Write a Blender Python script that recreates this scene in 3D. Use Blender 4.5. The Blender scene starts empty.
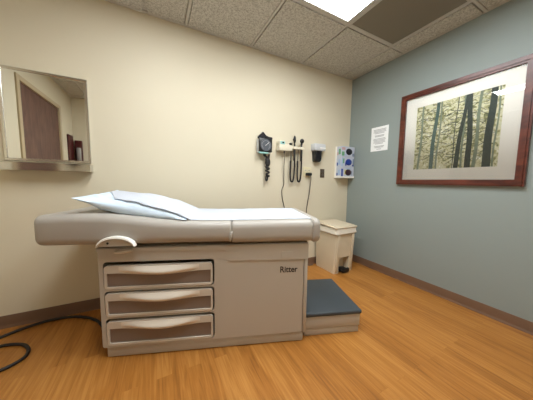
import bpy, bmesh, math, random
from mathutils import Vector, Matrix, noise

random.seed(7)
S = bpy.context.scene
COL = S.collection
PI = math.pi

# ------------------------------------------------------------------ materials
def lin(r, g, b):
    def f(c):
        c /= 255.0
        return c / 12.92 if c <= .04045 else ((c + .055) / 1.055) ** 2.4
    return (f(r), f(g), f(b), 1)

def newmat(name):
    m = bpy.data.materials.new(name)
    m.use_nodes = True
    nt = m.node_tree
    return m, nt, nt.nodes['Principled BSDF']

def plain(name, rgb, rough=.5, metal=0, spec=.5, bump=0, bscale=60, var=0, vscale=8, coord='Object'):
    m, nt, b = newmat(name)
    b.inputs['Base Color'].default_value = lin(*rgb)
    b.inputs['Roughness'].default_value = rough
    b.inputs['Metallic'].default_value = metal
    b.inputs['Specular IOR Level'].default_value = spec
    N = nt.nodes.new
    tc = N('ShaderNodeTexCoord')
    if var:
        n = N('ShaderNodeTexNoise'); n.inputs['Scale'].default_value = vscale; n.inputs['Detail'].default_value = 4
        nt.links.new(tc.outputs[coord], n.inputs['Vector'])
        mx = N('ShaderNodeMix'); mx.data_type = 'RGBA'
        mx.inputs['A'].default_value = lin(*[min(255, c * (1 + var)) for c in rgb])
        mx.inputs['B'].default_value = lin(*[c * (1 - var) for c in rgb])
        nt.links.new(n.outputs['Fac'], mx.inputs['Factor'])
        nt.links.new(mx.outputs['Result'], b.inputs['Base Color'])
    if bump:
        n2 = N('ShaderNodeTexNoise'); n2.inputs['Scale'].default_value = bscale; n2.inputs['Detail'].default_value = 5
        nt.links.new(tc.outputs[coord], n2.inputs['Vector'])
        bp = N('ShaderNodeBump'); bp.inputs['Strength'].default_value = bump; bp.inputs['Distance'].default_value = .01
        nt.links.new(n2.outputs['Fac'], bp.inputs['Height'])
        nt.links.new(bp.outputs['Normal'], b.inputs['Normal'])
    return m

M = {}
M['cream'] = plain('cream_wall_paint', (214, 205, 182), .55, spec=.3, bump=.05, bscale=180, var=.01, vscale=2)
M['blue'] = plain('blue_grey_wall_paint', (142, 152, 149), .5, spec=.35, bump=.05, bscale=180, var=.012, vscale=2)
M['base'] = plain('brown_vinyl_base', (112, 84, 64), .42, var=.05)
M['grid'] = plain('ceiling_grid_metal', (192, 188, 180), .45)
M['body'] = plain('beige_moulded_plastic', (180, 173, 162), .42, bump=.03, bscale=300)
M['drawer'] = plain('drawer_beige', (200, 192, 180), .35)
M['lip'] = plain('drawer_lip_lit', (216, 207, 193), .3)  # lighter than the drawer: light on the bulge put into the colour
M['inset'] = plain('drawer_inset_taupe', (124, 108, 97), .55)
M['under'] = plain('under_frame_shaded', (120, 104, 90), .6)  # dark tone stands in for the shadow between cushions and cabinet
M['vinyl'] = plain('taupe_vinyl', (168, 162, 154), .4, spec=.45, bump=.04, bscale=220)
M['white'] = plain('white_plastic', (240, 238, 230), .3)
M['pad'] = plain('slate_step_pad', (60, 67, 72), .6, bump=.1, bscale=500)
M['black'] = plain('black_plastic', (22, 21, 22), .4)
M['rubber'] = plain('black_rubber', (26, 22, 22), .5)
M['fabric'] = plain('black_nylon', (30, 29, 33), .85, bump=.2, bscale=400)
M['paper'] = plain('exam_paper_white', (192, 197, 206), .75, spec=.2, bump=.06, bscale=35)
M['pillow'] = plain('pale_blue_case', (206, 222, 237), .8, spec=.2, bump=.12, bscale=28)
M['bin'] = plain('beige_bin_plastic', (212, 198, 172), .45, bump=.03, bscale=200)
M['liner'] = plain('clear_white_liner', (222, 214, 198), .35, bump=.3, bscale=60)
M['steel'] = plain('brushed_steel', (226, 222, 214), .22, metal=1)
M['polish'] = plain('polished_steel', (214, 212, 206), .09, metal=1)
M['mirror'] = plain('mirror_glass', (245, 247, 244), .015, metal=1)
M['ivory'] = plain('ivory_plastic', (216, 206, 170), .4)
M['instr'] = plain('instrument_ivory', (222, 214, 192), .4)
M['teal'] = plain('pale_teal_plastic', (150, 196, 190), .4)
M['grey'] = plain('light_grey_plastic', (196, 198, 200), .4)
M['smoke'] = plain('smoked_plastic', (30, 30, 32), .25)
M['bronze'] = plain('bronze_plate', (96, 82, 66), .4, metal=.5)
M['cordgrey'] = plain('cord_grey', (92, 84, 76), .5)
M['tan'] = plain('tan_door_frame', (186, 168, 136), .4)
M['mat'] = plain('picture_mat', (250, 247, 238), .8, spec=.1, bump=.02, bscale=400)
M['notice'] = plain('notice_paper', (238, 240, 240), .7)
M['ink'] = plain('notice_ink', (176, 178, 180), .8)
M['chart'] = plain('dark_mahogany', (72, 22, 20), .4, var=.2, vscale=12)
M['dispgrey'] = plain('dispenser_grey', (150, 146, 142), .3)

def wood(name, a, b_, scale, rough, coord='Object'):
    m, nt, b = newmat(name)
    N = nt.nodes.new; L = nt.links.new
    tc = N('ShaderNodeTexCoord'); mp = N('ShaderNodeMapping'); mp.inputs['Scale'].default_value = scale
    n = N('ShaderNodeTexNoise'); n.inputs['Scale'].default_value = 3; n.inputs['Detail'].default_value = 8; n.inputs['Distortion'].default_value = .8
    cr = N('ShaderNodeValToRGB')
    cr.color_ramp.elements[0].position = .32; cr.color_ramp.elements[0].color = lin(*a)
    cr.color_ramp.elements[1].position = .68; cr.color_ramp.elements[1].color = lin(*b_)
    L(tc.outputs[coord], mp.inputs['Vector']); L(mp.outputs['Vector'], n.inputs['Vector'])
    L(n.outputs['Fac'], cr.inputs['Fac']); L(cr.outputs['Color'], b.inputs['Base Color'])
    b.inputs['Roughness'].default_value = rough
    return m
M['mahog'] = wood('mahogany_frame', (70, 30, 20), (108, 52, 36), (6, 2, 6), .32)
M['doorwood'] = wood('walnut_door', (78, 52, 46), (112, 80, 68), (9, 9, 1.6), .45)

def floor_mat():
    m, nt, b = newmat('oak_plank_floor')
    N = nt.nodes.new; L = nt.links.new
    g = N('ShaderNodeNewGeometry')
    mp = N('ShaderNodeMapping'); mp.inputs['Rotation'].default_value = (0, 0, PI / 2)
    L(g.outputs['Position'], mp.inputs['Vector'])
    br = N('ShaderNodeTexBrick')
    br.offset = .37; br.offset_frequency = 2
    br.inputs['Color1'].default_value = (.0, .0, .0, 1); br.inputs['Color2'].default_value = (1, 1, 1, 1)
    br.inputs['Mortar'].default_value = (.2, .2, .2, 1)
    br.inputs['Scale'].default_value = 1; br.inputs['Mortar Size'].default_value = .0008
    br.inputs['Brick Width'].default_value = .92; br.inputs['Row Height'].default_value = .0765
    L(mp.outputs['Vector'], br.inputs['Vector'])
    # grain, stretched along y, shifted per plank
    sh = N('ShaderNodeVectorMath'); sh.operation = 'MULTIPLY_ADD'
    sh.inputs[1].default_value = (3.1, 5.7, 0); L(br.outputs['Color'], sh.inputs[0])
    L(g.outputs['Position'], sh.inputs[2])
    mp2 = N('ShaderNodeMapping'); mp2.inputs['Scale'].default_value = (46, 2.6, 1)
    L(sh.outputs['Vector'], mp2.inputs['Vector'])
    n = N('ShaderNodeTexNoise'); n.inputs['Scale'].default_value = 1; n.inputs['Detail'].default_value = 7; n.inputs['Distortion'].default_value = 1.2
    L(mp2.outputs['Vector'], n.inputs['Vector'])
    mp3 = N('ShaderNodeMapping'); mp3.inputs['Scale'].default_value = (160, 6, 1)
    L(sh.outputs['Vector'], mp3.inputs['Vector'])
    n3 = N('ShaderNodeTexNoise'); n3.inputs['Scale'].default_value = 1; n3.inputs['Detail'].default_value = 4
    L(mp3.outputs['Vector'], n3.inputs['Vector'])
    a1 = N('ShaderNodeMath'); a1.operation = 'MULTIPLY_ADD'; a1.inputs[1].default_value = .20
    L(br.outputs['Color'], a1.inputs[0])
    a2 = N('ShaderNodeMath'); a2.operation = 'MULTIPLY'; a2.inputs[1].default_value = .72
    L(n.outputs['Fac'], a2.inputs[0]); 
    a3 = N('ShaderNodeMath'); a3.operation = 'MULTIPLY_ADD'; a3.inputs[1].default_value = .28
    L(n3.outputs['Fac'], a3.inputs[0]); L(a2.outputs[0], a3.inputs[2]); L(a3.outputs[0], a1.inputs[2])
    cr = N('ShaderNodeValToRGB')
    e = cr.color_ramp.elements
    e[0].position = .25; e[0].color = lin(118, 72, 29)
    e[1].position = .92; e[1].color = lin(194, 138, 70)
    k = e.new(.55); k.color = lin(164, 107, 46)
    L(a1.outputs[0], cr.inputs['Fac']); L(cr.outputs['Color'], b.inputs['Base Color'])
    b.inputs['Roughness'].default_value = .36
    b.inputs['Specular IOR Level'].default_value = .35
    bp = N('ShaderNodeBump'); bp.inputs['Strength'].default_value = .06; bp.inputs['Distance'].default_value = .003
    L(n3.outputs['Fac'], bp.inputs['Height']); L(bp.outputs['Normal'], b.inputs['Normal'])
    return m
M['floor'] = floor_mat()

def tile_mat():
    m, nt, b = newmat('mineral_fibre_tile')
    N = nt.nodes.new; L = nt.links.new
    g = N('ShaderNodeNewGeometry')
    n = N('ShaderNodeTexNoise'); n.inputs['Scale'].default_value = 95; n.inputs['Detail'].default_value = 5; n.inputs['Roughness'].default_value = .65
    L(g.outputs['Position'], n.inputs['Vector'])
    cr = N('ShaderNodeValToRGB'); e = cr.color_ramp.elements
    e[0].position = .40; e[0].color = lin(166, 162, 152); e[1].position = .56; e[1].color = lin(206, 203, 194)
    L(n.outputs['Fac'], cr.inputs['Fac']); L(cr.outputs['Color'], b.inputs['Base Color'])
    b.inputs['Roughness'].default_value = .95; b.inputs['Specular IOR Level'].default_value = .1
    bp = N('ShaderNodeBump'); bp.inputs['Strength'].default_value = .5; bp.inputs['Distance'].default_value = .004
    L(n.outputs['Fac'], bp.inputs['Height']); L(bp.outputs['Normal'], b.inputs['Normal'])
    return m
M['tile'] = tile_mat()

def vent_mat():
    m, nt, b = newmat('perforated_vent_plate')
    N = nt.nodes.new; L = nt.links.new
    g = N('ShaderNodeNewGeometry')
    ch = N('ShaderNodeTexVoronoi'); ch.inputs['Scale'].default_value = 130; ch.inputs['Randomness'].default_value = 0
    L(g.outputs['Position'], ch.inputs['Vector'])
    cr = N('ShaderNodeValToRGB'); e = cr.color_ramp.elements
    e[0].position = .3; e[0].color = lin(60, 52, 42); e[1].position = .42; e[1].color = lin(126, 118, 102)
    L(ch.outputs['Distance'], cr.inputs['Fac']); L(cr.outputs['Color'], b.inputs['Base Color'])
    b.inputs['Roughness'].default_value = .6
    return m
M['vent'] = vent_mat()

def emit_mat(strength):
    m, nt, b = newmat('lit_diffuser')
    b.inputs['Base Color'].default_value = (.8, .8, .8, 1)
    b.inputs['Emission Color'].default_value = (.93, .975, 1.0, 1)
    b.inputs['Emission Strength'].default_value = strength
    return m
M['diffuser'] = emit_mat(15.5)
M['diffuser2'] = emit_mat(29.0)

def glass_mat():
    m, nt, b = newmat('picture_glass')
    nt.nodes.remove(b)
    N = nt.nodes.new; L = nt.links.new
    out = nt.nodes['Material Output']
    t = N('ShaderNodeBsdfTransparent'); gl = N('ShaderNodeBsdfGlossy'); gl.inputs['Roughness'].default_value = .01
    fr = N('ShaderNodeFresnel'); fr.inputs['IOR'].default_value = 1.5
    mx = N('ShaderNodeMixShader')
    L(fr.outputs[0], mx.inputs[0]); L(t.outputs[0], mx.inputs[1]); L(gl.outputs[0], mx.inputs[2]); L(mx.outputs[0], out.inputs['Surface'])
    return m
M['glass'] = glass_mat()

def forest_mat():
    m, nt, b = newmat('forest_print')
    N = nt.nodes.new; L = nt.links.new
    tc = N('ShaderNodeTexCoord')
    n = N('ShaderNodeTexNoise'); n.inputs['Scale'].default_value = 24; n.inputs['Detail'].default_value = 6; n.inputs['Distortion'].default_value = 1.5
    L(tc.outputs['Object'], n.inputs['Vector'])
    cr = N('ShaderNodeValToRGB'); e = cr.color_ramp.elements
    e[0].position = .30; e[0].color = lin(92, 100, 66)
    e[1].position = .68; e[1].color = lin(250, 250, 240)
    for p, c in ((.40, (160, 158, 104)), (.47, (204, 200, 154)), (.54, (232, 228, 196)), (.62, (214, 214, 176))):
        k = e.new(p); k.color = lin(*c)
    L(n.outputs['Fac'], cr.inputs['Fac']); L(cr.outputs['Color'], b.inputs['Base Color'])
    b.inputs['Roughness'].default_value = .6
    return m
M['forest'] = forest_mat()
M['trunk1'] = plain('print_trunk_teal', (62, 92, 86), .6, var=.25, vscale=30)
M['trunk2'] = plain('print_trunk_dark', (40, 54, 46), .6, var=.3, vscale=30)
M['trunk3'] = plain('print_trunk_pale', (120, 132, 110), .6, var=.25, vscale=30)
M['branch'] = plain('print_branch', (62, 70, 48), .6)

def colmat(name, rgb, rough=.5):
    return plain(name, rgb, rough)

# ------------------------------------------------------------------ mesh helpers
def obj(name, bm, mats, parent=None, smooth=True, angle=35, loc=None):
    me = bpy.data.meshes.new(name)
    bmesh.ops.recalc_face_normals(bm, faces=bm.faces[:])
    bm.to_mesh(me); bm.free()
    if not isinstance(mats, (list, tuple)): mats = [mats]
    for m in mats: me.materials.append(m)
    if smooth:
        for p in me.polygons: p.use_smooth = True
        me.set_sharp_from_angle(angle=math.radians(angle))
    o = bpy.data.objects.new(name, me); COL.objects.link(o)
    if parent: o.parent = parent
    if loc: o.location = loc
    return o

def tag(o, label, cat, group=None):
    o['label'] = label; o['category'] = cat
    if group: o['group'] = group
    return o

def thing(name, label, cat, loc=(0, 0, 0), rz=0, group=None):
    o = bpy.data.objects.new(name, None); COL.objects.link(o)
    o.empty_display_size = .05
    o.location = loc; o.rotation_euler = (0, 0, rz)
    return tag(o, label, cat, group)

def struct(o):
    o['kind'] = 'structure'; return o

def rbox(bm, x0, x1, y0, y1, z0, z1, r=0, seg=2, mi=0):
    t = bmesh.new()
    bmesh.ops.create_cube(t, size=1)
    for v in t.verts:
        v.co = Vector(((x0 + x1) / 2 + v.co.x * (x1 - x0), (y0 + y1) / 2 + v.co.y * (y1 - y0), (z0 + z1) / 2 + v.co.z * (z1 - z0)))
    if r: bmesh.ops.bevel(t, geom=t.edges[:], offset=r, segments=seg, affect='EDGES', profile=.5)
    for f in t.faces: f.material_index = mi
    merge(bm, t)

def merge(bm, t, mat=None):
    if mat is not None: bmesh.ops.transform(t, matrix=mat, verts=t.verts[:])
    me = bpy.data.meshes.new('tmp'); t.to_mesh(me); t.free()
    bm.from_mesh(me); bpy.data.meshes.remove(me)

def B(*a, **k):
    bm = bmesh.new(); rbox(bm, *a, **k); return bm

def cyl(bm, c, r, depth, axis='z', r2=None, seg=24, bev=0, mi=0):
    t = bmesh.new()
    bmesh.ops.create_cone(t, cap_ends=True, segments=seg, radius1=r, radius2=r if r2 is None else r2, depth=depth)
    if bev:
        ed = [e for e in t.edges if abs(e.verts[0].co.z - e.verts[1].co.z) < 1e-6]
        bmesh.ops.bevel(t, geom=ed, offset=bev, segments=2, affect='EDGES', profile=.5)
    for f in t.faces: f.material_index = mi
    R = Matrix.Identity(4)
    if axis == 'y': R = Matrix.Rotation(PI / 2, 4, 'X')
    if axis == 'x': R = Matrix.Rotation(PI / 2, 4, 'Y')
    merge(bm, t, Matrix.Translation(c) @ R)

def ball(bm, c, r, sc=(1, 1, 1), mi=0):
    t = bmesh.new(); bmesh.ops.create_uvsphere(t, u_segments=20, v_segments=12, radius=r)
    for f in t.faces: f.material_index = mi
    merge(bm, t, Matrix.Translation(c) @ Matrix.Diagonal((*sc, 1)))

def spline(pts, n=10):
    pts = [Vector(p) for p in pts]
    P = [2 * pts[0] - pts[1]] + pts + [2 * pts[-1] - pts[-2]]
    out = []
    for i in range(1, len(P) - 2):
        for k in range(n):
            t = k / n
            a, b, c, d = P[i - 1], P[i], P[i + 1], P[i + 2]
            out.append(.5 * ((2 * b) + (c - a) * t + (2 * a - 5 * b + 4 * c - d) * t * t + (3 * b - a - 3 * c + d) * t ** 3))
    out.append(pts[-1]); return out

def tube(bm, pts, r, seg=10, mi=0, smooth=8, rfn=None):
    ps = spline(pts, smooth) if smooth else [Vector(p) for p in pts]
    rings = []; up = None
    for i, p in enumerate(ps):
        d = (ps[min(i + 1, len(ps) - 1)] - ps[max(i - 1, 0)]).normalized()
        if up is None:
            up = Vector((0, 0, 1)) if abs(d.z) < .9 else Vector((1, 0, 0))
        s = d.cross(up).normalized(); up = s.cross(d).normalized()
        rr = rfn(i / (len(ps) - 1)) * r if rfn else r
        rings.append([bm.verts.new(p + (s * math.cos(a) + up * math.sin(a)) * rr) for a in [2 * PI * k / seg for k in range(seg)]])
    loft(bm, rings, mi)

def loft(bm, rings, mi=0, caps=True):
    n = len(rings[0]); fs = []
    for a, b in zip(rings[:-1], rings[1:]):
        for k in range(n): fs.append(bm.faces.new((a[k], a[(k + 1) % n], b[(k + 1) % n], b[k])))
    if caps:
        fs.append(bm.faces.new(rings[0][::-1])); fs.append(bm.faces.new(rings[-1]))
    for f in fs: f.material_index = mi

def rrect(x0, x1, z0, z1, r, n=5):
    out = []
    for cx, cz, a0 in ((x1 - r, z1 - r, 0), (x0 + r, z1 - r, PI / 2), (x0 + r, z0 + r, PI), (x1 - r, z0 + r, 1.5 * PI)):
        for k in range(n + 1):
            a = a0 + k / n * PI / 2
            out.append((cx + r * math.cos(a), cz + r * math.sin(a)))
    return out

def plate(bm, outer, holes, y0, y1, mi=0, conv=None):
    """flat plate in the x,z plane with holes, between depths y0 and y1"""
    t = bmesh.new(); edges = []
    for loop in [outer] + holes:
        vs = [t.verts.new((x, y0, z)) for x, z in loop]
        edges += [t.edges.new((vs[i], vs[(i + 1) % len(vs)])) for i in range(len(vs))]
    r = bmesh.ops.triangle_fill(t, use_beauty=True, use_dissolve=False, edges=edges)
    fs = [g for g in t.faces]
    ex = bmesh.ops.extrude_face_region(t, geom=fs)
    for v in [g for g in ex['geom'] if isinstance(g, bmesh.types.BMVert)]: v.co.y = y1
    for f in t.faces: f.material_index = mi
    if conv:
        for v in t.verts: v.co = conv(v.co)
    bmesh.ops.recalc_face_normals(t, faces=t.faces[:])
    merge(bm, t)

# ------------------------------------------------------------------ room
W, D, H = 3.56, 2.66, 2.40        # room: x in [-W,0], y in [-D,0]
T = .12
GX, GY, TS = .230, .679, .615     # ceiling grid
struct(obj('floor', B(-W - T, T, -D - T, T, -.05, 0), M['floor'], smooth=False))
struct(obj('wall_back', B(-W - T, T, 0, T, 0, H + .1), M['cream'], smooth=False))
struct(obj('wall_right', B(0, T, -D - T, 0, 0, H + .1), M['blue'], smooth=False))
struct(obj('wall_rear', B(-W - T, 0, -D - T, -D, 0, H + .1), M['cream'], smooth=False))
DY0, DY1, DZ = -2.14, -1.03, 2.10   # door opening with its frame
bm = bmesh.new()
rbox(bm, -W - T, -W, DY1, 0, 0, H + .1); rbox(bm, -W - T, -W, -D, DY0, 0, H + .1); rbox(bm, -W - T, -W, DY0, DY1, DZ, H + .1)
struct(obj('wall_left', bm, M['cream'], smooth=False))

# ceiling tiles (openings for the vent and the two light troffers)
xs = [-W] + sorted([-GX - TS * k for k in range(6) if -GX - TS * k > -W]) + [0]
ys = [-D] + sorted([-GY - TS * k for k in range(4) if -GY - TS * k > -D]) + [0]
vx0, vx1, vy0, vy1 = -GX - TS, -GX, -GY - TS, -GY
lx0, lx1, ly0, ly1 = -GX - 2 * TS, -GX - TS, -GY - 2 * TS, -GY
sx0, sx1 = -GX - 3 * TS - .31, -GX - 3 * TS
holes = [(vx0, vx1, vy0, vy1), (lx0, lx1, ly0, ly1), (sx0, sx1, ly0, ly1)]
def in_hole(x, y): return any(a < x < b and c < y < d for a, b, c, d in holes)
bm = bmesh.new(); cxs = sorted(set(xs + [sx0]))
for a, b in zip(cxs[:-1], cxs[1:]):
    for c, d in zip(ys[:-1], ys[1:]):
        if not in_hole((a + b) / 2, (c + d) / 2): 
            rbox(bm, a, b, c, d, H + .0125, H + .03)
            ea = .030 if a == -W else .018; eb = .030 if b == 0 else .018; ec = .030 if c == -D else .018; ed = .030 if d == 0 else .018
            rbox(bm, a + ea, b - eb, c + ec, d - ed, H - .004, H + .0126)
rbox(bm, -W - T, T, -D - T, T, H + .12, H + .16)     # the slab above
struct(obj('ceiling', bm, M['tile'], smooth=False))
bm = bmesh.new(); g = .011
for x in xs[1:-1]:
    for c, d in zip(ys[:-1], ys[1:]): rbox(bm, x - g, x + g, c, d, H, H + .0130, r=.0012, seg=1)
for y in ys[1:-1]:
    for a, b in zip(xs[:-1], xs[1:]):
        rbox(bm, a + g, b - g, y - g, y + g, H, H + .0130, r=.0012, seg=1)
rbox(bm, sx0 - g, sx0 + g, ly0, ly1, H, H + .0130, r=.0012, seg=1)
w = .022
rbox(bm, -W, 0, -w, 0, H - .001, H + .0130); rbox(bm, -W, 0, -D, -D + w, H - .001, H + .0130)
rbox(bm, -W, -W + w, -D + w, -w, H - .001, H + .0130); rbox(bm, -w, 0, -D + w, -w, H - .001, H + .0130)
struct(obj('trim_1', bm, M['grid'], smooth=False))

# baseboards: vinyl cove base with a small toe
def base(name, p, q, nrm):
    bm = bmesh.new(); p = Vector(p); q = Vector(q); nrm = Vector(nrm)
    prof = [(0, 0), (.015, 0), (.0145, .004), (.009, .012), (.006, .022), (.005, .084), (.003, .088), (0, .088)]
    ra = [bm.verts.new(p + nrm * a + Vector((0, 0, b))) for a, b in prof]
    rb = [bm.verts.new(q + nrm * a + Vector((0, 0, b))) for a, b in prof]
    loft(bm, [ra, rb]); struct(obj(name, bm, M['base'], angle=50))
base('baseboard_back', (-W, 0, 0), (0, 0, 0), (0, -1, 0))
base('baseboard_right', (0, 0, 0), (0, -D, 0), (-1, 0, 0))
base('baseboard_rear', (-W, -D, 0), (0, -D, 0), (0, 1, 0))
base('baseboard_left', (-W, 0, 0), (-W, DY1, 0), (1, 0, 0))
base('baseboard_left.001', (-W, DY0, 0), (-W, -D, 0), (1, 0, 0))

# door (seen in the mirror)
dr = bpy.data.objects.new('door_1', None); COL.objects.link(dr); dr.location = (-W, 0, 0); struct(dr)
dr['label'] = 'dark walnut door in a tan metal frame, seen in the mirror'
bm = bmesh.new(); fw = .052
for a, b in ((DY1 - fw, DY1), (DY0, DY0 + fw)): rbox(bm, -.115, .016, a, b, 0, DZ, r=.003, seg=1)
rbox(bm, -.115, .016, DY0 + fw, DY1 - fw, DZ - fw, DZ, r=.003, seg=1)
obj('frame', bm, M['tan'], dr)
obj('door_leaf', B(-.05, -.006, DY0 + fw + .003, DY1 - fw - .003, .008, DZ - fw - .003), M['doorwood'], dr, smooth=False)
for z in (1.82, 1.0, .2):
    bm = bmesh.new(); cyl(bm, (.004, DY1 - fw, z), .008, .115, bev=.002)
    rbox(bm, -.004, .0, DY1 - fw - .03, DY1 - fw, z - .055, z + .055)
    obj('hinge', bm, M['steel'], dr)
bm = bmesh.new(); hy = DY0 + fw + .07
cyl(bm, (.0, hy, .98), .032, .012, 'x', bev=.003); cyl(bm, (.03, hy, .98), .01, .06, 'x')
tube(bm, [(.055, hy - .005, .98), (.058, hy + .05, .98), (.052, hy + .11, .98)], .009)
obj('lever_handle', bm, M['steel'], dr)

# ------------------------------------------------------------------ ceiling fixtures
def troffer(x0, x1, y0, y1, label, mat):
    t = thing('ceiling_light', label, 'ceiling light', ((x0 + x1) / 2, (y0 + y1) / 2, H))
    a, b = (x1 - x0) / 2 - .012, (y1 - y0) / 2 - .012
    bm = bmesh.new()
    rbox(bm, -a, a, b - .022, b, .001, .07); rbox(bm, -a, a, -b, -b + .022, .001, .07)
    rbox(bm, -a, -a + .022, -b + .022, b - .022, .001, .07); rbox(bm, a - .022, a, -b + .022, b - .022, .001, .07)
    rbox(bm, -a, a, -b, b, .07, .08)
    obj('light_frame', bm, M['grid'], t, smooth=False)
    obj('diffuser', B(-a + .0225, a - .0225, -b + .0225, b - .0225, .004, .010), mat, t, smooth=False)
troffer(lx0, lx1, ly0, ly1, 'bright recessed ceiling light panel beside the dark ceiling vent', M['diffuser'])
troffer(sx0, sx1, ly0, ly1, 'narrow recessed ceiling light over the table, seen only as a streak in the picture glass', M['diffuser2'])
t = thing('ceiling_vent', 'dark taupe perforated square air vent in the ceiling near the blue wall', 'vent', ((vx0 + vx1) / 2, (vy0 + vy1) / 2, H))
a = TS / 2 - .0125
bm = bmesh.new(); plate(bm, [(-a, -a), (a, -a), (a, a), (-a, a)], [[(-a + .012, -a + .012), (a - .012, -a + .012), (a - .012, a - .012), (-a + .012, a - .012)]], .0, .012, conv=lambda c: Vector((c.x, c.z, c.y)))
obj('vent_frame', bm, M['grid'], t, smooth=False)
obj('perforated_plate', B(-a + .0122, a - .0122, -a + .0122, a - .0122, .004, .008), M['vent'], t, smooth=False)

# ------------------------------------------------------------------ exam table
A = Vector((-2.608, -.654, 0)); TH = -math.radians(19.5)
U = Vector((math.cos(TH), math.sin(TH), 0)); Nn = Vector((-math.sin(TH), math.cos(TH), 0))
tb = thing('exam_table', 'beige medical exam table with taupe padded top, three drawers and a step', 'exam table', A, TH)
DEP = .50
dz = [(.428, .566), (.262, .402), (.084, .232)]
DU0, DU1 = -.014, .588
bm = bmesh.new()
plate(bm, rrect(-.042, 1.158, .072, .664, .012, 3), [rrect(DU0 - .005, DU1 + .010, a - .003, b + (.022, .013, .017)[i], .022) for i, (a, b) in enumerate(dz)], 0, .02)
rbox(bm, -.042, -.024, .02, DEP, .072, .664); rbox(bm, 1.14, 1.158, .02, DEP, .072, .664)
rbox(bm, -.024, 1.14, .02, DEP, .652, .664); rbox(bm, -.024, 1.14, .02, DEP, .072, .08)
rbox(bm, -.024, 1.14, DEP - .02, DEP, .08, .652); rbox(bm, .61, .63, .02, DEP - .02, .08, .652)
obj('cabinet_body', bm, M['body'], tb, smooth=False)
bm = bmesh.new()
plate(bm, [(-.046, .668), (-.046, .652), (.655, .645), (.668, .638), (.684, .582), (.694, .574), (1.176, .566), (1.186, .572), (1.186, .668)], [], -.006, .0005)
rbox(bm, -.046, 1.186, .001, DEP, .6645, .672)
obj('upper_trim', bm, M['body'], tb, smooth=False)
o = obj('corner_post', B(1.163, 1.188, .001, DEP, .06, .66, r=.006), M['body'], tb)
obj('trim_cover', B(1.012, 1.082, -.0085, -.0055, .582, .622, r=.001, seg=1), M['body'], tb)
bm = bmesh.new(); rbox(bm, -.026, 1.15, .010, DEP - .01, .004, .0705, r=.005)
obj('plinth', bm, M['body'], tb)
bm = bmesh.new(); rbox(bm, 1.075, 1.172, .0065, .07, .0, .069, r=.012); obj('foot', bm, M['body'], tb)
for x, y in ((.03, .05), (.03, DEP - .06), (1.1, DEP - .06)):
    bm = bmesh.new(); cyl(bm, (x, y, .0022), .02, .0036); obj('foot', bm, M['black'], tb)
# drawers
def w_lip(x):
    k = (x - (DU0 + DU1) / 2) / .225
    return math.cos(k * PI / 2) ** 1.3 if abs(k) < 1 else 0
for a, b in dz:
    dro = None
    bm = bmesh.new()
    zl = b - .044; bow = .017
    hole = [(DU0 + .012 + .005, a + .012), (DU1 - .017, a + .012), (DU1 - .012, a + .017), (DU1 - .012, zl)]
    n = 30
    for k in range(1, n):
        x = DU1 - .012 - (DU1 - DU0 - .024) * k / n
        hole.append((x, zl - bow * w_lip(x)))
    hole += [(DU0 + .012, zl), (DU0 + .012, a + .017)]
    plate(bm, rrect(DU0, DU1, a, b, .018), [hole], -.003, .018)
    dro = obj('drawer', bm, M['drawer'], tb, smooth=False)
    obj('drawer_panel', B(DU0 + .008, DU1 - .008, .006, .016, a + .008, zl + .006), M['inset'], dro, smooth=False)
    bm = bmesh.new(); rings = []
    c = (DU0 + DU1) / 2
    for k in range(31):
        x = c - .223 + .446 * k / 30; ww = w_lip(x)
        zt = b - .006; zb = zl + .010 - (bow + .010) * ww
        ring = []
        for j in range(9):
            s = j / 8
            ring.append(bm.verts.new((x, -.003 - .026 * ww * (math.sin(PI * s ** 1.35) ** .8 if 0 < s < 1 else 0) - .0004, zt + (zb - zt) * s)))
        ring.append(bm.verts.new((x, .004, zb + .002))); ring.append(bm.verts.new((x, .004, zt - .002)))
        rings.append(ring)
    loft(bm, rings); obj('drawer_lip', bm, M['lip'], dro)
# maker's lettering on the side
cu = bpy.data.curves.new('lettering_curve', 'FONT'); cu.body = 'Ritter'; cu.size = 1; cu.extrude = .005; cu.offset = .016
to = bpy.data.objects.new('lettering_curve', cu); COL.objects.link(to)
bpy.context.view_layer.update()
me = bpy.data.meshes.new_from_object(to.evaluated_get(bpy.context.evaluated_depsgraph_get()))
bpy.data.objects.remove(to)
xs_ = [v.co.x for v in me.vertices]; zs_ = [v.co.y for v in me.vertices]
kx = .113 / (max(xs_) - min(xs_)); kz = .040 / (max(zs_) - min(zs_))
for v in me.vertices:
    v.co = Vector((1.006 + (v.co.x - min(xs_)) * kx, -.0006 - v.co.z * .1, .482 + (v.co.y - min(zs_)) * kz))
me.materials.append(M['black'])
o = bpy.data.objects.new('lettering', me); COL.objects.link(o); o.parent = tb
# frame in the gap under the upholstery, its dark colour paints in the shadow
obj('support_frame', B(.0, 1.13, .05, DEP - .02, .6725, .69), M['under'], tb, smooth=False)

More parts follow.
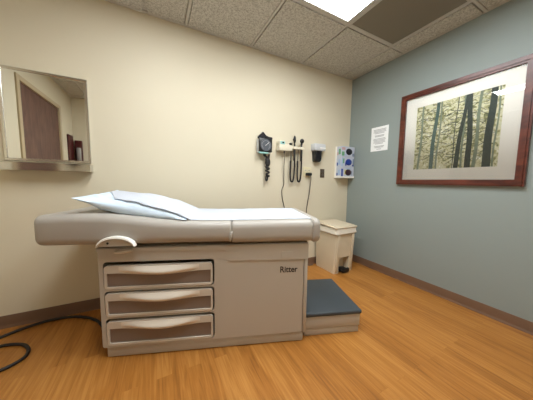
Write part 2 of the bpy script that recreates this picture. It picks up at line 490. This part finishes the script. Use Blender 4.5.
def topz(u):
    K = [(-.4, .858), (-.29, .862), (-.15, .867), (0, .866), (.1, .856), (.2, .843), (.3, .832), (.42, .824), (.55, .821), (.72, .820), (1.0, .823), (1.3, .826)]
    for (a, za), (b, zb) in zip(K[:-1], K[1:]):
        if a <= u <= b:
            t = (u - a) / (b - a); t = t * t * (3 - 2 * t) if False else t
            return za + (zb - za) * t
    return K[-1][1]
N0, N1 = -.036, .55
def cushion(u0, u1, rl, rr, botfn, grow=0, n0=N0, n1=N1, r=.045):
    bm = bmesh.new(); st = []
    for k in range(7):
        a = k / 6 * PI / 2; st.append((u0 + rl * (1 - math.sin(a)) if False else u0 + rl * (1 - math.cos(a)), rl * (1 - math.sin(a))))
    m = max(3, int((u1 - u0) / .04))
    for k in range(1, m): st.append((u0 + rl + (u1 - u0 - rl - rr) * k / m, 0))
    for k in range(7):
        a = (6 - k) / 6 * PI / 2; st.append((u1 - rr * (1 - math.cos(a)), rr * (1 - math.sin(a))))
    rings = []
    for u, ins in st:
        q = rrect(n0 + ins - grow, n1 - ins + grow, botfn(u) + ins * .5 - grow, topz(u) - ins * (.45 if rl > .03 else .8) + grow, max(.012, r - ins * .5), 6)
        ring = []
        for (x, z) in q:
            # soften the top: slight crown
            ring.append(bm.verts.new((u, x, z)))
        rings.append(ring)
    loft(bm, rings); return bm
o = obj('backrest_cushion', cushion(-.332, .703, .035, .012, lambda u: .693), M['vinyl'], tb, angle=60)
o = obj('seat_cushion', cushion(.7035, 1.206, .012, .020, lambda u: .684), M['vinyl'], tb, angle=60)
o = obj('foot_bolster', cushion(1.200, 1.256, .020, .034, lambda u: .684, grow=.006), M['vinyl'], tb, angle=60)
bm = bmesh.new()
tube(bm, [(.706, N0 - .001, .765), (.7, N0 - .006, .745), (.697, N0 - .005, .722), (.694, N0 - .001, .70)], .006, rfn=lambda t: .5 + math.sin(PI * t))
obj('seam_fold', bm, M['vinyl'], tb)
# half-disc hinge cover with a white rim and a pivot paddle under it
c0, r0 = .085, .098
bm = bmesh.new()
arc = [(c0 + r0 * .93 * math.cos(a), .694 + .050 * math.sin(a)) for a in [PI * k / 24 for k in range(25)]]
plate(bm, arc, [], -.052, -.030)
cyl(bm, (.042, -.0525, .712), .006, .003, 'y', mi=1)
o = obj('hinge_cover', bm, [M['body'], M['black']], tb)
bm = bmesh.new(); rings = []
for k in range(25):
    a = PI * k / 24; s = math.sin(a)
    ro = 1.0; th = .03 + .16 * s
    def pt(f, y): return bm.verts.new((c0 + r0 * f * math.cos(a), y, .694 + (.054 * f + .002) * s * (1 if f > .9 else 1)))
    rings.append([pt(.93, -.033), pt(1.0, -.038), pt(1.02, -.052), pt(.98, -.064), pt(1 - th, -.066), pt(1 - th - .02, -.054)])
loft(bm, rings); obj('hinge_rim', bm, M['white'], o, angle=60)
bm = bmesh.new(); t = bmesh.new(); bmesh.ops.create_uvsphere(t, u_segments=24, v_segments=12, radius=.05)
merge(bm, t, Matrix.Translation((.098, -.012, .652)) @ Matrix.Rotation(-.10, 4, 'Y') @ Matrix.Diagonal((1, .36, .24, 1)))
obj('release_paddle', bm, M['drawer'], tb)
# pull-out step
st = bmesh.new(); rbox(st, 1.192, 1.596, .040, .515, .050, .139, r=.008); rbox(st, 1.192, 1.590, .046, .503, .001, .050, r=.004)
so = obj('step', st, M['body'], tb)
obj('step_pad', B(1.193, 1.604, .031, .525, .1395, .170, r=.011, seg=3), M['pad'], so)
for x in (1.23, 1.56):
    for y in (.09, .47):
        bm = bmesh.new(); cyl(bm, (x, y, .0015), .012, .003); obj('step_foot', bm, M['black'], so)

# ---- pillow, paper (things of their own that lie on the table)
PU0, PU1, PN0, PN1 = -.150, .445, -.012, .44
def pil(p, q):
    u = PU0 + (PU1 - PU0) * (p + 1) / 2; n = PN0 + (PN1 - PN0) * (q + 1) / 2
    # concave edges between the four pointed corners
    u += -.03 * p * (1 - q * q) * abs(p) ** 3; n += -.035 * q * (1 - p * p) * abs(q) ** 3
    ps = p - .22 * (1 - p * p)
    t = .080 * (max(0, 1 - abs(ps) ** 2.0) ** .74) * (max(0, 1 - abs(q) ** 2.2) ** .62)
    k = (p + 1) / 2
    m = .966 - .140 * k - .018 * math.sin(PI * k) + .012 * q * (1 - k)
    w = noise.noise(Vector((u * 9, n * 16, 1.3))) * .012 + noise.noise(Vector((u * 22 + n * 26, n * 40, 5))) * .009
    w *= min(1, t / .02)
    tb_ = .080 * (max(0, 1 - abs(p) ** 2.6) ** .6) * (max(0, 1 - abs(q) ** 2.2) ** .62)
    return u, n, m, t, w, tb_
def pillow_top(u, n):
    p = 2 * (u - PU0) / (PU1 - PU0) - 1; q = 2 * (n - PN0) / (PN1 - PN0) - 1
    if abs(p) >= 1 or abs(q) >= 1: return 0
    _, _, m, t, w, _ = pil(p, q)
    return m + t + w * .6
bm = bmesh.new(); NP, NQ = 64, 44; top = {}; bot = {}
for i in range(NP + 1):
    for j in range(NQ + 1):
        p = -1 + 2 * i / NP; q = -1 + 2 * j / NQ
        u, n, m, t, w, tb_ = pil(p, q)
        zt = m + t + w * .6; zb = m - tb_ - w
        cz = topz(u) - (.0 if n > .0 else .03 * min(1, -n / .03)) 
        zb = max(zb, cz + .0015); zt = max(zt, zb + .001)
        edge = i in (0, NP) or j in (0, NQ)
        top[i, j] = bm.verts.new((u, n, zt))
        bot[i, j] = top[i, j] if edge else bm.verts.new((u, n, zb))
for i in range(NP):
    for j in range(NQ):
        bm.faces.new((top[i, j], top[i + 1, j], top[i + 1, j + 1], top[i, j + 1]))
        vs = (bot[i, j], bot[i, j + 1], bot[i + 1, j + 1], bot[i + 1, j])
        try: bm.faces.new(vs)
        except ValueError: pass
o = obj('pillow', bm, M['pillow'], angle=80)
o.location = A; o.rotation_euler = (0, 0, TH)
tag(o, 'pale blue pillow under white paper at the head of the exam table', 'pillow')

bm = bmesh.new(); NU, NV = 110, 36; u0, u1 = -.075, 1.215
grid = {}
for i in range(NU + 1):
    u = u0 + (u1 - u0) * i / NU
    for j in range(NV + 1):
        nn0 = .004 + .052 * max(0, min(1, (.44 - u) / .40)) ** .8 if u < .44 else .004
        nn0 += max(0, .03 - u) * 1.5
        n = nn0 + (.53 - nn0) * j / NV
        z = topz(u) + .002
        pz = max(pillow_top(u + d, min(max(n, PN0), PN1)) for d in (-.012, 0, .012)) + .0025
        if n > PN1 - .06: pz = max(pz, pillow_top(u, PN1 - .06) - (n - PN1 + .06) * .9)
        # the sheet bridges the foot of the pillow in a soft slope
        br = 0
        if .40 < u < .62:
            s = (u - .40) / .22; br = (pillow_top(.40, max(n, .1)) - topz(.4) - .003) * (1 - s) ** 2.2 * min(1, (n - nn0) / .11) ** .8
        z = max(z, pz, z + br) + .0016 * noise.noise(Vector((u * 11, n * 6, 2)))
        if u > 1.19: z -= (u - 1.19) ** 2 * 3
        grid[i, j] = bm.verts.new((u, n, z))
for i in range(NU):
    for j in range(NV): bm.faces.new((grid[i, j], grid[i + 1, j], grid[i + 1, j + 1], grid[i, j + 1]))
o = obj('table_paper', bm, M['paper'], angle=80); o.location = A; o.rotation_euler = (0, 0, TH)
sm = o.modifiers.new('thickness', 'SOLIDIFY'); sm.thickness = .0006; sm.offset = 1
tag(o, 'white paper sheet spread over the pillow and the exam table top', 'paper')

# ------------------------------------------------------------------ black cord on the floor
bm = bmesh.new()
tube(bm, [(-2.62, -.44, .009), (-2.69, -.345, .009), (-2.76, -.21, .009), (-2.85, -.118, .009), (-2.95, -.066, .009), (-3.08, -.05, .009), (-3.196, -.085, .009), (-3.289, -.142, .009),
          (-3.40, -.22, .009), (-3.45, -.27, .009), (-3.42, -.305, .009), (-3.33, -.275, .009), (-3.24, -.248, .009), (-3.17, -.262, .009), (-3.107, -.302, .009), (-3.066, -.368, .009), (-3.062, -.43, .009), (-3.10, -.475, .009), (-3.15, -.50, .009), (-3.26, -.56, .009), (-3.42, -.62, .009)], .0095)
o = obj('power_cord', bm, M['rubber']); tag(o, 'black cord looping over the floor left of the exam table', 'cord')

# ------------------------------------------------------------------ step-on waste bin
wb = thing('waste_bin', 'beige step-on waste bin with a lid in the corner by the blue wall', 'waste bin', (-.408, -.20, 0))
bx, by = .175, .155
bm = bmesh.new()
def ringz(z, hx, hy, r=.02): return [bm.verts.new((x, y, z)) for x, y in rrect(-hx, hx, -hy, hy, r, 4)]
loft(bm, [ringz(0.0, .148, .160), ringz(.02, .149, .161), ringz(.30, .151, .169), ringz(.50, .154, .178), ringz(.505, .158, .186), ringz(.525, .158, .186)])
bo = obj('bin_body', bm, M['bin'], wb)
# front pedal niche cut as a boolean
cb = obj('cutter', B(-.078, .082, -.25, -.08, -.02, .185, r=.0), M['bin'], wb, smooth=False)
md = bo.modifiers.new('niche', 'BOOLEAN'); md.operation = 'DIFFERENCE'; md.object = cb; md.solver = 'EXACT'
bpy.context.view_layer.update()
nm = bpy.data.meshes.new_from_object(bo.evaluated_get(bpy.context.evaluated_depsgraph_get()))
bo.modifiers.clear(); bo.data = nm
bpy.data.objects.remove(cb)
bm = bmesh.new()
for s in (-1, 1): # raised ribs down the front, either side of the niche
    t = bmesh.new(); rbox(t, -.018, .018, -.006, .006, 0, .44, r=.004)
    merge(bm, t, Matrix.Translation((s * .114, -.163, .03)) @ Matrix.Rotation(.05, 4, 'X'))
obj('front_rib', bm, M['bin'], wb)
bm = bmesh.new(); rbox(bm, -.058, .062, -.20, -.085, .022, .040, r=.006); rbox(bm, -.050, .054, -.205, -.180, .010, .060, r=.010)
obj('pedal', bm, M['black'], wb)
bm = bmesh.new()
t = bmesh.new(); rbox(t, -.17, .17, -.195, .175, 0, .022, r=.009, seg=3); rbox(t, -.15, .15, -.17, .155, .020, .028, r=.006)
merge(bm, t, Matrix.Translation((0, 0, .532)) @ Matrix.Rotation(math.radians(3.4), 4, 'X') @ Matrix.Translation((0, 0, .008)))
obj('lid', bm, M['bin'], wb)
bm = bmesh.new(); rings = []
for z, k in ((.468, .170), (.472, .172), (.50, .166), (.530, .164), (.531, .155)):
    q = rrect(-k, k, -k - .027, k + .022, .03, 8); n = len(q)
    rings.append([bm.verts.new((x, y, z + (.010 * noise.noise(Vector((x * 30, y * 30, 3))) if z < .48 else 0))) for x, y in q])
loft(bm, rings, caps=False)
o = obj('bin_liner', bm, M['liner']); o.location = (-.408, -.20, 0)
tag(o, 'white plastic bag folded over the rim of the beige bin', 'bin bag')

# ------------------------------------------------------------------ mirror with steel shelf
mr = thing('wall_mirror', 'steel framed mirror with a shelf on the cream wall', 'mirror', (-3.012, 0, 1.10))
mx, z0, z1 = .230, .076, .690
bm = bmesh.new()
fr_ = .017
for a, b, c, d in ((-mx, mx, z1 - fr_, z1), (-mx, mx, z0, z0 + fr_), (-mx, -mx + fr_, z0 + fr_, z1 - fr_), (mx - fr_, mx, z0 + fr_, z1 - fr_)):
    rbox(bm, a, b, -.022, -.001, c, d, r=.002, seg=1)
obj('frame', bm, M['steel'], mr)
obj('mirror_glass', B(-mx + fr_, mx - fr_, -.016, -.004, z0 + fr_, z1 - fr_), M['mirror'], mr, smooth=False)
bm = bmesh.new()
rbox(bm, -mx - .004, mx + .004, -.098, -.001, .058, .064); rbox(bm, -mx - .004, mx + .004, -.100, -.096, .010, .064, r=.001, seg=1)
for s in (-1, 1): rbox(bm, s * (mx + .004) - .002, s * (mx + .004) + .002, -.098, -.001, .010, .064)
obj('shelf', bm, M['polish'], mr, smooth=False)

# things the mirror shows on the far side
bm = bmesh.new(); rbox(bm, 0, .022, -.115, .105, 0, .48, r=.006)
o = obj('chart_box', bm, M['chart']); o.location = (-W, -2.46, 1.27)
tag(o, 'taller dark red wooden wall box seen in the mirror beside the door', 'wall box', 'dark boxes in the mirror')
bm = bmesh.new(); rbox(bm, -.048, .048, 0, .05, 0, .43, r=.006)
o = obj('chart_box', bm, M['chart']); o.location = (-W + .072, -D, 1.265)
tag(o, 'shorter dark red wooden wall box in the mirror, behind the grey dispenser', 'wall box', 'dark boxes in the mirror')
bm = bmesh.new(); rbox(bm, -.030, .030, 0, .06, 0, .22, r=.018, seg=3)
o = obj('soap_dispenser', bm, M['dispgrey']); o.location = (-W + .083, -D + .05, 1.35)
tag(o, 'small grey dispenser seen in the mirror on the shorter dark box', 'dispenser')

# ------------------------------------------------------------------ framed forest print on the blue wall
pf = thing('picture_frame', 'large mahogany framed forest print on the blue grey wall', 'picture', (0, -1.143, 1.499), 0)
# local x runs along the wall toward the corner: built in (y,z) with depth along -x
def onright(c): return Vector((c.y, c.x, c.z))      # plate coords (x=along, y=depth) -> room
def sq(h): return [(-h, -h), (h, -h), (h, h), (-h, h)]
HO, HI = .455, .405
bm = bmesh.new(); plate(bm, sq(HO), [sq(HI)], -.030, -.001, conv=onright)
plate(bm, sq(HO - .012), [sq(HI + .016)], -.036, -.029, conv=onright)
obj('frame', bm, M['mahog'], pf, smooth=False)
bm = bmesh.new(); plate(bm, sq(HI), [sq(.303)], -.0095, -.0065, conv=onright)
obj('mat_board', bm, M['mat'], pf, smooth=False)
bm = bmesh.new()
plate(bm, sq(.312), [], -.0062, -.004, conv=onright)
rnd = random.Random(11)
def quad(pts, mi, d):
    f = bm.faces.new([bm.verts.new((d, y, z)) for y, z in pts]); f.material_index = mi
def trunk(f0, f1, w0, w1, mi, d):
    # f: fraction from the left side of the picture (nearest the corner) at bottom and top
    y0 = .303 - .606 * f0; y1 = .303 - .606 * f1
    L_ = []; R_ = []
    for k in range(13):
        s = k / 12; y = y0 + (y1 - y0) * s + .004 * math.sin(7 * s + f0 * 20); w = w0 + (w1 - w0) * s
        z = -.303 + .606 * s
        L_.append((min(.303, y + w), z)); R_.append((max(-.303, y - w), z))
    for k in range(12): quad([L_[k], R_[k], R_[k + 1], L_[k + 1]], mi, d)
for k in range(260):   # thin branches behind and across the trunks
    y = rnd.uniform(-.29, .29); z = rnd.uniform(-.22, .29); a = rnd.uniform(-.7, .5); l = rnd.uniform(.03, .12); w = rnd.uniform(.001, .0028)
    pts = [(y, z)]
    for j in range(3):
        a += rnd.uniform(-.5, .5); pts.append((pts[-1][0] + l / 3 * math.cos(a), pts[-1][1] + l / 3 * math.sin(a)))
    for p, q in zip(pts[:-1], pts[1:]):
        if all(abs(c) < .30 for c in p + q): quad([(p[0], p[1] - w), (q[0], q[1] - w), (q[0], q[1] + w), (p[0], p[1] + w)], 4, -.00625 - .00001 * (k % 7))
for f0, f1, w0, w1, mi, d in ((.07, .10, .010, .008, 3, -.00635), (.32, .345, .007, .006, 3, -.00636), (.63, .62, .007, .006, 3, -.00637), (.765, .785, .012, .009, 3, -.00638), (.95, .965, .006, .005, 3, -.00639),
                              (.245, .295, .017, .013, 1, -.00641), (.560, .640, .017, .011, 2, -.00642), (.705, .675, .020, .015, 2, -.00643), (.885, .905, .026, .019, 2, -.00644), (.52, .54, .003, .003, 2, -.0064)):
    trunk(f0, f1, w0, w1, mi, d)
obj('print', bm, [M['forest'], M['trunk1'], M['trunk2'], M['trunk3'], M['branch']], pf, smooth=False)
bm = bmesh.new(); plate(bm, sq(HI + .004), [], -.0150, -.0130, conv=onright)
obj('picture_glass', bm, M['glass'], pf, smooth=False)

# notice taped on the blue wall
bm = bmesh.new()
plate(bm, [(-.108, -.14), (.108, -.14), (.108, .14), (-.108, .14)], [], -.0016, 0, conv=onright)
rnd = random.Random(4)
for k, (z, wd) in enumerate([(.108, .16), (.094, .15), (.080, .16), (.066, .12), (.040, .12), (.028, .11), (.002, .15), (-.012, .16), (-.026, .14), (-.040, .15), (-.054, .10), (-.085, .13), (-.098, .11), (-.118, .06)]):
    bm.faces.new([bm.verts.new((-.0018, y, zz)) for y, zz in ((-wd / 2, z - .004), (wd / 2, z - .004), (wd / 2, z + .004), (-wd / 2, z + .004))]).material_index = 1
o = obj('notice', bm, [M['notice'], M['ink']], smooth=False); o.location = (0, -.438, 1.571)
tag(o, 'white printed paper notice on the blue wall left of the framed picture', 'notice')

# ------------------------------------------------------------------ blood pressure gauge, cuff
bp = thing('blood_pressure_gauge', 'square black wall blood pressure gauge with a dangling coiled tube', 'blood pressure gauge', (-1.310, 0, 1.43))
bm = bmesh.new()
rbox(bm, -.075, .075, -.062, 0, -.072, .066, r=.006)
obj('basket', bm, M['grey'], bp)
bm = bmesh.new(); rbox(bm, -.078, .076, -.080, -.060, -.066, .074, r=.006); obj('gauge_case', bm, M['black'], bp)
bm = bmesh.new(); cyl(bm, (-.002, -.0815, .004), .060, .004, 'y', seg=40, mi=0)
t = bmesh.new(); plate(t, [(.062 * math.cos(2 * PI * k / 40), .062 * math.sin(2 * PI * k / 40)) for k in range(40)], [[(.055 * math.cos(2 * PI * k / 40), .055 * math.sin(2 * PI * k / 40)) for k in range(40)]], -.088, -.080)
merge(bm, t, Matrix.Translation((-.002, 0, .004)))
for k in range(21): # scale ticks
    a = -PI * .25 + 1.5 * PI * k / 20; c, s = math.cos(a), math.sin(a)
    bm.faces.new([bm.verts.new((-.002 + r * c - q * s, -.0838, .004 + r * s + q * c)) for r, q in ((.042, -.0015), (.051, -.0015), (.051, .0015), (.042, .0015))]).material_index = 1
d = obj('dial', bm, [colmat('dial_dark', (86, 90, 96), .3), M['grey']], bp)
bm = bmesh.new(); t = bmesh.new(); rbox(t, -.0018, .0018, -.002, 0, -.01, .05); merge(bm, t, Matrix.Translation((-.002, -.0845, .004)) @ Matrix.Rotation(.9, 4, 'Y'))
obj('needle', bm, M['white'], d)
obj('front_strip', B(-.079, .030, -.084, -.060, -.084, -.067, r=.003), M['teal'], bp)
bm = bmesh.new(); pts = []
for k in range(140):
    s = k / 139; a = 2 * PI * 5 * s; r = .012 + .006 * math.sin(PI * s)
    pts.append((.034 + .010 * s + r * math.cos(a), -.045 + .02 * math.sin(a), -.12 - .20 * s))
tube(bm, [(.0, -.04, -.082), (-.002, -.045, -.10)] + pts, .0095, seg=8, smooth=2)
tube(bm, [(.058, -.045, -.082), (.052, -.045, -.13), (.036, -.055, -.17), (.028, -.05, -.24)], .010)
tube(bm, [(.010, -.04, -.082), (.022, -.05, -.12), (.045, -.04, -.16), (.038, -.045, -.22)], .007)
ball(bm, (.040, -.05, -.17), .028, (1, .9, 1.8))
bm2 = bm
tube(bm2, [(.032, -.045, -.29), (.022, -.045, -.33), (.026, -.045, -.365), (.040, -.045, -.355), (.042, -.045, -.32), (.036, -.045, -.28)], .008)
obj('coiled_tube', bm, M['rubber'], bp)
bm = bmesh.new()
def slab(c, sx, sy, sz, rx, ry, rz):
    t = bmesh.new(); rbox(t, -sx / 2, sx / 2, -sy / 2, sy / 2, -sz / 2, sz / 2, r=.006)
    merge(bm, t, Matrix.Translation(c) @ Matrix.Rotation(rz, 4, 'Z') @ Matrix.Rotation(ry, 4, 'Y') @ Matrix.Rotation(rx, 4, 'X'))
slab((-.028, -.040, .104), .085, .03, .06, 0, -.80, 0); slab((.030, -.038, .098), .085, .03, .034, 0, .30, 0); slab((.045, -.045, .095), .09, .03, .026, 0, .1, 0)
o = obj('blood_pressure_cuff', bm, M['fabric']); o.location = (-1.310, 0, 1.43 - .008)
tag(o, 'folded black cuff stuffed in the basket on top of the black gauge', 'cuff')
bm = bmesh.new(); 

# ------------------------------------------------------------------ otoscope station
oz = thing('instrument_charger', 'ivory wall instrument charger with a cradle left of the outlet', 'instrument charger', (-1.055, 0, 1.425))
bm = bmesh.new(); rbox(bm, -.090, .085, -.080, -.001, -.030, .042, r=.010, seg=3); rbox(bm, -.088, -.012, -.078, -.001, .040, .078, r=.008)
obj('charger_case', bm, M['instr'], oz)
bm = bmesh.new(); rbox(bm, -.080, -.020, -.0815, -.077, .036, .070, r=.002, seg=1); ob = obj('display', bm, M['teal'], oz)
bm = bmesh.new(); ball(bm, (-.046, -.082, .056), .009, (1.5, .4, .9)); obj('button', bm, M['smoke'], ob)
bm = bmesh.new(); cyl(bm, (.058, -.074, .048), .016, .022, bev=.003); obj('knob', bm, M['black'], oz)
bm = bmesh.new(); rbox(bm, .085, .255, -.070, -.001, .000, .024, r=.005); rbox(bm, .10, .25, -.012, -.001, -.02, .04, r=.004)
cyl(bm, (.118, -.062, .012), .022, .030, bev=.003); cyl(bm, (.215, -.062, .012), .022, .030, bev=.003)
obj('cradle', bm, M['instr'], oz)
bm = bmesh.new()
cord = [(-.010, -.05, -.028), (-.004, -.05, -.09), (.0, -.035, -.2), (.010, -.02, -.33), (.016, -.012, -.40), (-.008, -.010, -.47), (.000, -.012, -.56), (.022, -.012, -.64), (.034, -.012, -.72), (.036, -.012, -1.00)]
tube(bm, cord, .0045)
tube(bm, [(-.010, -.05, -.025), (-.008, -.05, -.055)], .009)
obj('power_lead', bm, M['cordgrey'], oz)
def handle(dx, name, label, round_head):
    t = thing(name, label, 'instrument', (-1.055 + dx, -.062, 1.425))
    bm = bmesh.new(); cyl(bm, (0, 0, -.050), .0125, .165, bev=.004); cyl(bm, (0, 0, .045), .009, .03)
    obj('handle', bm, M['black'], t)
    bm = bmesh.new()
    if round_head:
        ball(bm, (.004, -.002, .098), .027, (1, .7, 1)); cyl(bm, (0, 0, .066), .011, .03)
    else:
        ball(bm, (0, 0, .105), .017, (.9, .9, 2.6)); cyl(bm, (-.012, -.012, .10), .010, .03, 'x', r2=.005)
    obj('head', bm, M['black'], t)
    bm = bmesh.new()
    tube(bm, [(.004, 0, -.13), (.010, .008, -.20), (.010, .015, -.30), (.002, .018, -.355), (-.014, .018, -.368), (-.030, .018, -.355), (-.038, .018, -.30), (-.038, .018, -.20), (-.037, .018, -.13)], .0095)
    tube(bm, [(-.037, .018, -.14), (-.036, .016, -.06), (-.034, .014, -.004)], .004)
    obj('coiled_cord', bm, M['rubber'], t)
handle(.118, 'otoscope', 'black otoscope with slim upright head, left one of two hung in the cradle', False)
handle(.215, 'ophthalmoscope', 'black ophthalmoscope with round head, right one of two hung in the cradle', True)

# ------------------------------------------------------------------ outlet, plug cord, plate
ot = thing('wall_outlet', 'ivory double outlet on the cream wall beneath the instrument cradle', 'outlet', (-.703, 0, 1.176))
obj('cover_plate', B(-.060, .060, -.007, -.0006, -.058, .058, r=.003), M['ivory'], ot)
for x in (-.028, .028):
    for z in (-.02, .02):
        if x < 0 and z < 0 or x > 0 and z < 0: continue
        bm = bmesh.new(); rbox(bm, x - .017, x + .017, -.0095, -.0065, z - .014, z + .014, r=.004)
        so_ = obj('socket', bm, M['instr'], ot)
        for q in (-.006, .006): obj('socket_slot', B(x + q - .0015, x + q + .0015, -.0102, -.0094, z - .006, z + .006), M['black'], so_)
pc = thing('plug_cord', 'grey cord with a black plug hanging from the ivory outlet', 'cord', (-.70, 0, 1.15))
bm = bmesh.new(); rbox(bm, -.034, .030, -.062, -.0078, -.020, .016, r=.010, seg=3); obj('plug', bm, M['black'], pc)
bm = bmesh.new()
tube(bm, [(.012, -.05, -.015), (.020, -.05, -.05), (.022, -.04, -.12), (.020, -.03, -.22), (.006, -.02, -.34), (-.006, -.016, -.44), (-.004, -.016, -.54), (.0, -.016, -.70), (.0, -.016, -1.00), (.03, -.03, -1.135), (.10, -.04, -1.144)], .0055)
obj('lead', bm, M['cordgrey'], pc)
sp = thing('wall_plate', 'small dark bronze wall plate under the grey dispenser', 'wall plate', (-.463, 0, 1.167))
obj('plate', B(-.034, .034, -.006, -.0006, -.054, .054, r=.003), M['bronze'], sp)
for z in (-.026, .026): obj('socket', B(-.016, .016, -.0085, -.0055, z - .013, z + .013, r=.004), M['cordgrey'], sp)
bm = bmesh.new(); cyl(bm, (0, -.007, 0), .004, .004, 'y'); obj('screw', bm, M['steel'], sp)

# ------------------------------------------------------------------ tip dispenser
td = thing('tip_dispenser', 'grey wall dispenser with a smoked black cup below it, left of glove boxes', 'dispenser', (-.575, 0, 1.43))
bm = bmesh.new(); rbox(bm, -.085, .088, -.080, 0, .002, .086, r=.010, seg=3); obj('housing', bm, M['grey'], td)
obj('housing_band', B(-.004, .087, -.0825, -.079, .030, .042, r=.001, seg=1), M['white'], td)
bm = bmesh.new()
for (z, h, r_) in ((-.002, .058, .02), (-.09, .054, .018), (-.132, .046, .016)): pass
rg = []
for z, hx, y0, y1 in ((.0, .052, -.074, 0), (-.095, .049, -.071, 0), (-.118, .044, -.066, 0), (-.13, .034, -.058, 0)):
    rg.append([bm.verts.new((x, y, z)) for x, y in rrect(-hx - .012, hx - .012, y0, y1, .012, 4)])
loft(bm, rg); obj('cup', bm, M['smoke'], td)

# ------------------------------------------------------------------ glove boxes in a wall rack
gx, gz = -.130, 1.112
gr = thing('glove_rack', 'white wire wall rack holding three glove boxes by the corner', 'rack', (gx, 0, gz))
bm = bmesh.new()
rbox(bm, -.122, .122, -.108, -.001, 0, .006, r=.001, seg=1); rbox(bm, -.122, .122, -.006, -.001, .006, .405)
for s in (-.122, .120):
    rbox(bm, s, s + .002, -.108, -.006, .006, .03); rbox(bm, s, s + .002, -.030, -.006, .03, .405)
rbox(bm, -.120, .120, -.108, -.106, .006, .022)
obj('rack_frame', bm, M['white'], gr, smooth=False)
cw = colmat('box_white', (190, 196, 210)); cg = colmat('box_green', (104, 160, 120)); cpk = colmat('box_pink', (196, 160, 160))
cb_ = colmat('box_blue', (52, 74, 150)); cy_ = colmat('box_yellow', (206, 196, 112)); cgr = colmat('box_grey', (128, 140, 160)); ck = colmat('glove_black', (20, 20, 30)); cbl = colmat('glove_blue', (30, 56, 140)); cm = colmat('glove_maroon', (50, 18, 36)); clb = colmat('box_light_blue', (160, 184, 214))
specs = [
    ('white glove box with a yellow patch and blue stripe, bottom of the rack', [(-.128, -.088, .014, .112, cb_), (-.06, -.025, .040, .100, cy_), (.085, .098, .03, .09, cgr), (-.02, .07, .108, .118, clb)], cm),
    ('white glove box with a blue oval opening, middle of the rack', [(-.128, -.10, .012, .118, clb), (-.098, -.07, .05, .110, cg), (-.052, -.025, .02, .062, cb_), (.10, .128, .02, .11, cgr), (.088, .128, .015, .035, cb_)], cbl),
    ('white and green glove box with a black oval opening, top of the rack', [(-.128, -.075, .012, .064, cg), (-.128, -.06, .085, .118, cpk), (-.05, -.02, .05, .085, clb), (.085, .128, .01, .05, cgr), (-.07, -.03, .014, .034, clb)], ck)]
for k, (lab, patches, cglove) in enumerate(specs):
    gb = thing('glove_box', lab, 'glove box', (gx, 0, gz + .0062 + .1325 * k), 0, 'glove boxes in the rack')
    mats = [cw]; bm = bmesh.new(); rbox(bm, -.117, .117, -.1035, -.0065, .0005, .131, r=.002, seg=1)
    for a, b, c, d, m in patches:
        mats.append(m)
        rbox(bm, max(a * .88, -.115), min(.115, b * .88), -.1040, -.1030, c, d, mi=len(mats) - 1)
    mats += [cg if k == 2 else clb, cpk if k == 2 else cb_]
    rbox(bm, -.1176, -.1166, -.09, -.055, .03, .10, mi=len(mats) - 2); rbox(bm, -.1176, -.1166, -.05, -.03, .02, .06, mi=len(mats) - 1)
    obj('carton', bm, mats, gb, smooth=False)
    bm = bmesh.new(); ball(bm, (.016, -.1025, .066), .058, (1, .16, .72)); 
    obj('glove', bm, cglove, gb)

# ------------------------------------------------------------------ camera
Rm = Matrix(((0.8892165202925397, 0.0285180309450249, -0.45659687028038853),
             (-0.4572920943521466, 0.08450666466331641, -0.8852923607885189),
             (0.013338683662743439, 0.9960147315870888, 0.0881857923910925)))
cam = bpy.data.cameras.new('camera'); co = bpy.data.objects.new('camera', cam); COL.objects.link(co)
cam.sensor_width = 36; cam.lens = 36 * 213.407 / 533; cam.clip_start = .02
co.matrix_world = Matrix.Translation((-2.342, -2.110, 1.059)) @ Rm.to_4x4()
S.camera = co

w = bpy.data.worlds.new('world'); S.world = w; w.use_nodes = True
w.node_tree.nodes['Background'].inputs[0].default_value = (.02, .02, .02, 1)
S.view_settings.view_transform = 'Standard'; S.view_settings.look = 'None'; S.view_settings.gamma = 1
S.view_settings.use_curve_mapping = False
S.view_settings.exposure = .3
S.cycles.max_bounces = 10; S.cycles.diffuse_bounces = 6
